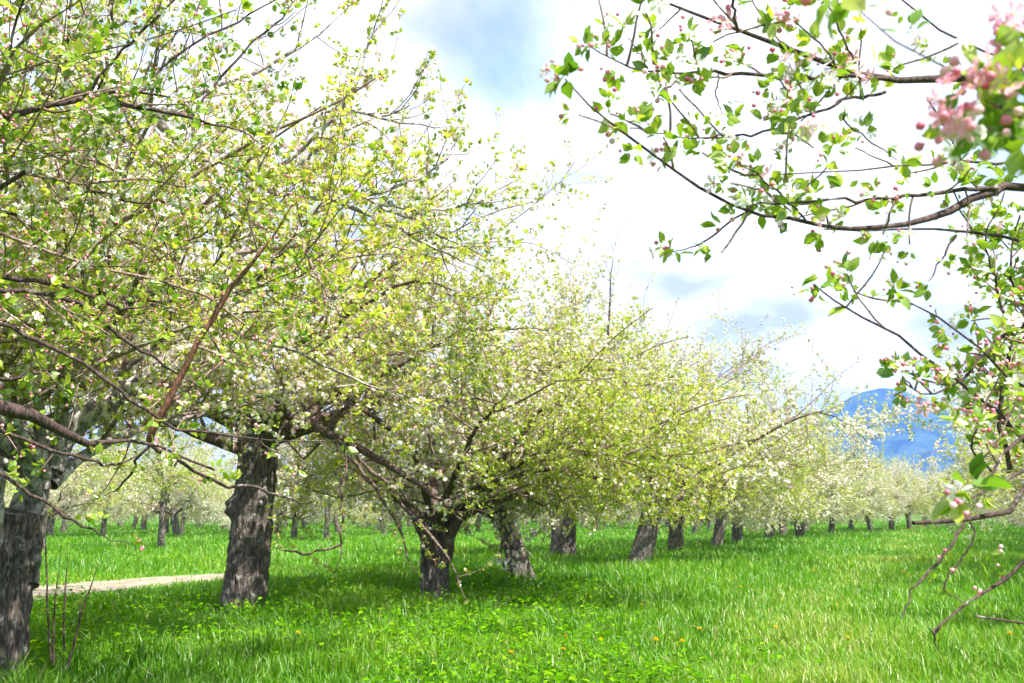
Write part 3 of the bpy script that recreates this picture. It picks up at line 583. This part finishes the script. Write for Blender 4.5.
G([(1200, 150), (1100, 168), (1024, 160), (990, 165), (961, 161), (940, 167), (917, 164), (884, 168), (847, 172), (771, 175)], 2.5, 2.2, 5, 2, start=R0, twig=6, ros=12, **Z1)
G([(807, 222), (794, 207), (767, 183), (737, 160)], 1.9, 1.8, 2.5, 1.8, twig=2, ros=7, **Z1)
G([(834, 64), (826, 50), (791, 20), (775, 15)], 1.8, 1.75, 2, 1.6, twig=1, ros=3, **Z1)
G([(856, 64), (845, 42), (837, 23), (828, 5)], 1.85, 1.8, 2.5, 2, twig=1, ros=3, **Z1)
G([(1150, 60), (1024, 67), (997, 60), (970, 45), (945, 33), (925, 20), (890, -10)], 2.0, 1.7, 4, 2.4, start=R0, twig=5, ros=12, **Z1)
G([(927, 97), (945, 130), (961, 160), (975, 185)], 2.15, 2.25, 2.2, 1.6, twig=0, ros=2, **Z1)
G([(844, 115), (851, 127), (875, 145), (897, 160)], 2.0, 2.1, 1.8, 1.4, twig=0, ros=2, **Z1)
G([(778, 78), (790, 95), (800, 118)], 1.8, 1.8, 2, 1.5, twig=0, ros=3, **Z1)
G([(718, 74), (716, 95), (722, 114)], 1.75, 1.75, 2, 1.5, twig=0, ros=2, **Z1)
G([(648, 69), (640, 55), (628, 38)], 1.68, 1.65, 2, 1.5, twig=0, ros=2, **Z1)
G([(738, 33), (735, 10), (733, -20)], 1.75, 1.7, 4, 3, twig=1, ros=3, **Z1)
# lower group
G([(1250, 270), (1090, 252), (1024, 243), (1000, 235), (967, 233), (944, 228), (915, 232), (890, 227), (855, 231), (824, 229)], 2.4, 2.1, 6, 2, start=R0, twig=7, ros=13, **Z1)
G([(956, 235), (941, 258), (929, 281)], 2.2, 2.15, 2.5, 1.6, twig=0, ros=2, **Z1)
G([(1200, 520), (1060, 470), (1014, 428), (997, 411), (974, 395), (951, 375), (927, 358), (901, 338), (871, 321), (844, 306), (827, 296), (813, 284)], 2.4, 1.9, 6, 2, start=R0, twig=9, ros=18, **Z1)
G([(1200, 420), (1024, 385), (1000, 362), (971, 341), (944, 323), (917, 306), (899, 297)], 2.3, 2.0, 5, 1.8, start=R0, twig=8, ros=14, **Z1)
G([(1080, 300), (1012, 331), (997, 341), (975, 365), (957, 383), (931, 395), (915, 388), (902, 378)], 2.3, 2.1, 4, 1.8, twig=8, ros=13, **Z1)
G([(1010, 470), (1000, 420), (1005, 370), (1012, 331), (1000, 300), (994, 278), (985, 240), (995, 215)], 2.6, 2.5, 5, 2, twig=12, ros=18, **Z1)
G([(1080, 390), (1040, 350), (1020, 300), (1010, 260), (1020, 215)], 2.7, 2.6, 5, 2, twig=12, ros=18, **Z1)
G([(1060, 470), (1030, 440), (1000, 420), (985, 400), (978, 370)], 2.8, 2.7, 4, 2, twig=8, ros=10, **Z1)
G([(1200, 380), (1060, 420), (1024, 437), (1009, 445), (999, 462), (992, 477), (983, 492)], 2.2, 2.0, 8, 3, start=R0, twig=2, ros=4, **Z1)
G([(994, 472), (974, 452), (972, 442), (977, 425)], 2.05, 2.0, 2.5, 1.6, twig=2, ros=4, **Z1)
G([(1150, 420), (1024, 472), (999, 488), (979, 496), (968, 500)], 1.7, 1.55, 5, 3, start=R0, twig=1, ros=2, sz=1.5, **Z1)
G([(1150, 440), (1024, 502), (1008, 511), (992, 517), (954, 522), (930, 524), (913, 523)], 2.1, 1.9, 8, 6, start=R0, twig=0, ros=0, **Z1)
G([(964, 523), (956, 538), (944, 555), (928, 572), (917, 585), (908, 602), (901, 618)], 1.95, 1.85, 3.2, 2.0, twig=0, ros=0, **Z1)
G([(970, 522), (974, 532), (966, 552), (948, 578), (944, 588), (952, 597), (964, 602)], 1.9, 1.9, 2.2, 1.6, twig=0, ros=0, **Z1)
G([(1180, 480), (1024, 568), (1001, 582), (974, 598), (962, 604), (951, 613), (939, 624), (932, 632)], 2.0, 1.85, 6, 2.8, start=R0, twig=0, ros=0, **Z1)
G([(940, 626), (934, 635), (937, 648)], 1.85, 1.85, 3, 2, twig=0, ros=0, **Z1)
G([(1180, 590), (1024, 622), (1000, 624), (984, 621), (975, 616)], 2.0, 1.9, 4, 2.8, start=R0, twig=0, ros=0, **Z1)
# the spray closest to the lens
Z0 = dict(ll=(0.02, 0.05), tros=1, sides=10, jit=0.001)
G([(1300, 170), (1110, 120), (1024, 108), (985, 92), (947, 65), (924, 55), (897, 43), (874, 23), (850, 6), (838, -8)], 1.15, 0.85, 7, 4, start=R0, twig=1, ros=2, **Z0)
G([(1060, 112), (1030, 118), (1005, 110), (985, 100)], 0.95, 0.85, 4, 3, twig=2, ros=4, sz=0.9, **Z0)
G([(1090, 130), (1050, 145), (1020, 140), (1000, 128)], 0.95, 0.88, 4, 3, twig=2, ros=5, sz=0.9, **Z0)
T.cluster(950, 571, 1.9, (0.2, -0.3, 0.5), 7, 0.026, 0, 0.014, 4, 0.009, 0.018)
T.cluster(998, 563, 1.95, (0.2, -0.3, 0.5), 5, 0.028, 0, 0.014, 4, 0.009, 0.014)
T.cluster(975, 598, 1.9, (0.2, -0.3, 0.5), 3, 0.016, 0, 0.014, 3, 0.008, 0.01)
T.cluster(980, 92, 0.84, (-0.5, -0.5, 0.6), 4, 0.032, 9, 0.0125, 9, 0.0095, 0.014)
T.cluster(963, 118, 0.84, (-0.7, -0.5, 0.1), 2, 0.028, 5, 0.0115, 9, 0.0095, 0.010)
T.cluster(563, 76, 1.58, (-0.9, 0, 0.1), 6, 0.042, 0, 0.016, 1, 0.010, 0.004)
T.cluster(585, 45, 1.63, (-0.9, 0, 0.3), 6, 0.034, 0, 0.016, 3, 0.010, 0.006)
T.cluster(812, 285, 1.9, (-0.9, 0, 0.3), 6, 0.036, 0, 0.016, 1, 0.010, 0.006)
T.cluster(898, 297, 2.0, (-0.9, 0, 0.1), 6, 0.036, 0, 0.016, 1, 0.010, 0.006)
T.cluster(672, 252, 2.1, (-0.8, 0, 0.5), 5, 0.036, 0, 0.016, 4, 0.012, 0.006)
G([(757, 206), (735, 218), (712, 236), (690, 248), (672, 252)], 2.0, 2.1, 2.5, 1.6, twig=0, ros=3, **Z1)
T.cluster(1008, 46, 0.88, (0, -0.3, 0.9), 4, 0.034, 7, 0.0125, 4, 0.010, 0.010)
T.cluster(962, 70, 0.88, (-0.4, 0, 0.7), 3, 0.033, 0, 0.012, 3, 0.010, 0.008)
T.cluster(1005, 140, 0.9, (0.1, 0.2, -0.3), 14, 0.036, 1, 0.012, 3, 0.0095, 0.020)
T.cluster(968, 128, 0.88, (-0.8, 0, 0.1), 4, 0.03, 3, 0.012, 7, 0.0095, 0.012)
T.cluster(838, 2, 0.85, (-0.6, 0, -0.2), 5, 0.038, 0, 0.016, 1, 0.012, 0.012)
T.cluster(968, 494, 1.5, (-0.5, 0, -0.4), 6, 0.046, 0, 0.016, 7, 0.011, 0.010)
T.cluster(718, 28, 1.75, (0, -0.2, 0.6), 4, 0.04, 4, 0.02, 2, 0.013, 0.02)
T.cluster(770, 32, 1.8, (0, -0.2, 0.6), 4, 0.04, 4, 0.02, 2, 0.013, 0.02)
T.cluster(862, 72, 1.85, (-0.2, -0.2, 0.6), 5, 0.04, 5, 0.02, 2, 0.013, 0.024)
T.cluster(808, 70, 1.85, (-0.2, -0.2, 0.6), 4, 0.04, 4, 0.018, 2, 0.013, 0.02)
T.build(r4, near=True, trunk=dict(near=True, seed=22), bud=4.5, flower=0.45, leaf=0.028, nleaf=7, bsize=0.0095, fsize=0.018, leafmat=LEAFN, limbmat=DARKLIMB)

# ------------------------------------------------------------------ copies: rest of the rows
rg = random.Random(5)
def place(x, y, s, lab, group, p=None): 
    return copy_tree(protos[p if p is not None else rg.randrange(4, 6)], (x, y, 0), rg.uniform(0, 6.28), s, lab, group)
far_lab = 'apple tree in bloom towards the far end of the row left of the lane'
for px, d, s in [(733, 43, .97), (765, 50, .95), (795, 52, .93), (778, 57, .93), (825, 62, .84), (865, 66, .74), (885, 70, .73), (903, 76, .75), (845, 76, .76), (918, 84, .78), (928, 92, .76), (938, 101, .76), (946, 112, .76), (800, 70, .95)]:
    place((px - 512) / FPX * d, d, s, far_lab, ROWG)
rl = ['second apple tree on the right of the lane, just behind the near hanging branches']
place(9.9, 10.6, 0.85, rl[0], RG, 1)
for y in (16.5, 23, 28.5, 35, 42, 50, 58, 67, 77, 88, 100, 114):
    place(5.0 + 0.445 * y + rg.uniform(-0.3, 0.5), y, rg.uniform(0.85, 1.0), 'apple tree of the row on the right of the lane, beyond the near branches', RG)
for px, d, sc, lab in [(50, 30, 1.0, 'young apple tree with slim grey trunk seen beside the pale forked trunk'),
                      (110, 56, 1.1, 'apple tree far behind the path, its short trunk beside a drooping twig'),
                      (330, 46, 1.0, 'small apple tree seen between the thick burled trunk and the V shaped one')]:
    copy_tree(Y1 if px != 110 else Y2, ((px - 512) / FPX * d, d, 0), rg.uniform(0, 6.28), sc, lab, YG)
OG = 'apple trees of the orchard rows in the background'
n = 0
for row in range(1, 9):
    for k in range(17):
        y = 44 + k * 7.2 + rg.uniform(-1.2, 1.2) + row * 2.0; x = -7.2 + 0.42 * y - row * 8.0 + rg.uniform(-0.8, 0.8)
        if y > 155 or x < -0.6 * y - 8 or x > 0.52 * y + 4: continue
        if row < 3 and y < 60: continue
        if row < 3 and y < 75: copy_tree(rg.choice((Y1, Y2)), (x, y, 0), rg.uniform(0, 6.28), rg.uniform(0.95, 1.25), 'distant apple tree in the background rows behind the path', OG)
        else: place(x, y, rg.uniform(0.6, 0.85), 'distant apple tree in the background rows behind the path', OG)
        n += 1
for k in range(16):
    x = -75 + k * 10.5 + rg.uniform(-2, 2); place(x, 158 + rg.uniform(-4, 4), rg.uniform(1.0, 1.25), 'tree of the last row closing the orchard at the horizon', OG)

# ------------------------------------------------------------------ grass, ground cover, small plants
rng = np.random.default_rng(99)
def field(n, d0, d1, wide, power):
    """points ahead of the camera, thinning with distance"""
    u = rng.random(n); p = 1 - power; d = (d0 ** p + u * (d1 ** p - d0 ** p)) ** (1 / p)
    x = (rng.random(n) * 2 - 1) * (wide * d + 2.0); return x, d
trunks = [(-3.82, 7.6, .3), (-3.6, 13.5, .3), (-4.6, 3.6, .25), (3.9, 2.7, .25)] + [((a - 512) / FPX * d, d, t) for a, d, t, *_ in named]
x, y = field(620000, 3.0, 135, 0.62, 1.25)
ok = ~((np.abs(x - path_x(y)) < 0.95 + 0.3 * (vnoise(x * 3, y * 3, 4) - 0.5)) & (y < 21.8) & (rng.random(len(x)) < 0.97))
for tx, ty, t in trunks: ok &= (x - tx) ** 2 + (y - ty) ** 2 > t * t
x, y = x[ok], y[ok]; n = len(x)
patch = vnoise(x * 0.55, y * 0.55, 1) * 0.6 + vnoise(x * 2.1, y * 2.1, 2) * 0.4
lane = np.exp(-((x - 0.42 * y + 1.6) / 1.1) ** 2)
tuft = np.clip(vnoise(x * 3.3, y * 3.3, 8) - 0.55, 0, 1) * 0.55; h = (0.075 + 0.17 * patch + tuft * 0.8) * rng.uniform(0.45, 1.25, n) * (1 - 0.35 * lane); h = np.where(y > 40, h * 0.85, h); pc = np.abs(x - path_x(y) - 0.3); h = h * np.where((pc < 3.0) & (y < 25), 0.35 + 0.65 * np.clip((pc - 1.1) / 1.9, 0, 1), 1)
wd = 0.0027 * (1 + y / 9) * rng.uniform(0.7, 1.3, n)
a = rng.uniform(0, 2 * math.pi, n); lean = rng.uniform(0.05, 0.85, n) * h; ca, sa = np.cos(a), np.sin(a)
la = a + rng.normal(0, 0.5, n) + 1.57; lx, ly = np.cos(la) * lean, np.sin(la) * lean
V = np.empty((n, 5, 3)); 
V[:, 0] = np.stack([x - ca * wd, y - sa * wd, 0 * x], 1); V[:, 1] = np.stack([x + ca * wd, y + sa * wd, 0 * x], 1)
V[:, 2] = np.stack([x + lx * .3 - ca * wd * .8, y + ly * .3 - sa * wd * .8, h * .58], 1); V[:, 3] = np.stack([x + lx * .3 + ca * wd * .8, y + ly * .3 + sa * wd * .8, h * .58], 1)
V[:, 4] = np.stack([x + lx, y + ly, h * (1 - 0.25 * lean / h)], 1)
F0 = tri([[0, 1, 3], [0, 3, 2], [2, 3, 4]]); Fc = (F0[None] + (np.arange(n) * 5)[:, None, None]).reshape(-1, 3)
cl = vnoise(x * 0.35 + 5, y * 0.35, 12); r = np.clip(0.42 * rng.random(n) + 0.38 * patch + 0.2 * cl + 0.08, 0, 0.92); pale = lane * np.clip(vnoise(x * 0.9, y * 0.45, 31) * 1.8 - 0.4, 0, 1); r = np.clip(r + 0.22 * pale, 0, 0.95); r = np.where(rng.random(n) < 0.03 + 0.15 * pale, 1.0, r)
tag(new_mesh('grass', V.reshape(-1, 3), [Fc], GRASS, None, np.repeat(r, 3)), 'long fresh green spring grass covering the orchard floor', 'grass', kind='stuff')

# broad leaved weeds: low clumps of bright leaves
x, y = field(4200, 4.0, 45, 0.6, 1.2); dens = vnoise(x * 0.45 + 3, y * 0.30, 20) + 0.25 * np.exp(-((x - 1.5 - 0.2 * y) / 2.5) ** 2) * (y > 12)
k = (dens > 0.57) & (rng.random(len(x)) < 1 / (1 + np.exp((x - 0.12 * y - 0.3) / 0.5))) & (np.abs(x - path_x(y)) > 1.3); x, y = x[k], y[k]; n = len(x); per = 16; idx = np.repeat(np.arange(n), per); m_ = len(idx)
pos = np.stack([x[idx] + rng.normal(0, 0.10, m_), y[idx] + rng.normal(0, 0.10, m_), rng.uniform(0.05, 0.27, m_)], 1)
a = rng.uniform(0, 6.28, m_); Y = np.stack([np.cos(a), np.sin(a), rng.uniform(-0.3, 0.5, m_)], 1); Z = np.tile([0, 0, 1.0], (m_, 1)) + rng.normal(0, 0.3, (m_, 3))
V, Fc = scatter(_lf_far, pos, Y, Z, rng.uniform(0.03, 0.07, m_) * (1 + y[idx] / 60))
tag(new_mesh('ground_cover', V, [Fc], COVER, None, np.repeat(rng.random(m_), 2), smooth=False), 'clumps of broad bright green weeds among the grass', 'ground cover', kind='stuff')

# dandelions
def dandelion():
    root = empty('dandelion', (0, 0, 0), 'yellow dandelion in bloom standing in the long grass', 'dandelion', 'dandelions in the grass')
    P = np.array([[[0, 0, 0], [0.005, 0.0, 0.09], [0.012, 0.004, 0.19]]]); v, q = tubes(P, np.array([[0.003, 0.0028, 0.0025]]), 5)
    new_mesh('stem', v, [q], COVER, root, np.full(len(q), 0.5))
    k = 40; a = np.arange(k) * 2.4; el = np.linspace(0.05, 1.3, k); D = np.stack([np.cos(a) * np.cos(el), np.sin(a) * np.cos(el), np.sin(el)], 1)
    v, f = scatter(_lf_far, np.tile([0.012, 0.004, 0.19], (k, 1)), D, np.tile([0, 0, 1.0], (k, 1)) + D * 0.2, np.full(k, 0.021)); new_mesh('flower_head', v, [f], YELLOW, root, rng.random(len(f)), smooth=False)
    remember(root); return root
dn = dandelion(); first = True
spots = [(510, 655), (565, 640), (562, 651), (684, 646), (641, 606), (814, 574), (838, 573), (838, 605), (875, 604), (847, 640), (600, 645), (775, 632), (655, 648), (905, 575), (930, 585), (700, 632), (740, 590), (895, 560), (300, 640), (1010, 640)]
for px, py in spots:
    p = at(px, py, 1.0) - np.array([0, 0, HC]); d = -(HC - 0.17) / p[2]; loc = (p[0] * d, d, 0)
    if first: dn.location = loc; first = False
    else: copy_tree(dn, loc, rng.uniform(0, 6), rng.uniform(0.9, 1.25), dn['label'], dn['group'])

# bare upright stems beside the left trunk
root = empty('sapling', (at(70, 672, 6.6)[0], 6.6, 0), 'clump of thin bare upright stems in the grass beside the pale forked trunk', 'sapling')
T = Tree(5); T.org = np.array([*root.location])
for pts in ([(51, 660), (48, 620), (47, 580), (46, 548), (47, 520)], [(53, 665), (54, 620), (57, 585), (61, 555)], [(64, 650), (64, 620), (66, 580), (68, 550)], [(68, 668), (76, 635), (86, 600), (95, 575), (101, 556)], [(70, 660), (78, 625), (82, 590)]):
    P, R = T.guide(pts, 6.6, 6.6, 2.2, 1.0, twig=0, ros=0, jit=0.0015)
T.ros = []
for i, (P, R, s) in enumerate(T.big):
    v, q = tubes(P, R, 6); new_mesh('stem', v, [q], DARKLIMB, root)
    q = T.along(P, R, 6, 0.2); T.rosettes(q[0], q[1], 0.01, 0.4)
pos = np.vstack([r[0] for r in T.ros]); ax = np.vstack([r[1] for r in T.ros]); idx = np.repeat(np.arange(len(pos)), 3)
V, Fc = scatter(_lf_far, pos[idx], ax[idx] + T.rng.normal(0, 0.7, (len(idx), 3)), ax[idx] + T.rng.normal(0, 0.3, (len(idx), 3)), np.full(len(idx), 0.022))
new_mesh('leaves', V, [Fc], LEAF, root, T.rng.random(len(Fc)) * 0.5, smooth=False)
print('trees', len([o for o in C.objects if o.name.startswith('apple_tree')]), 'n bg', n)
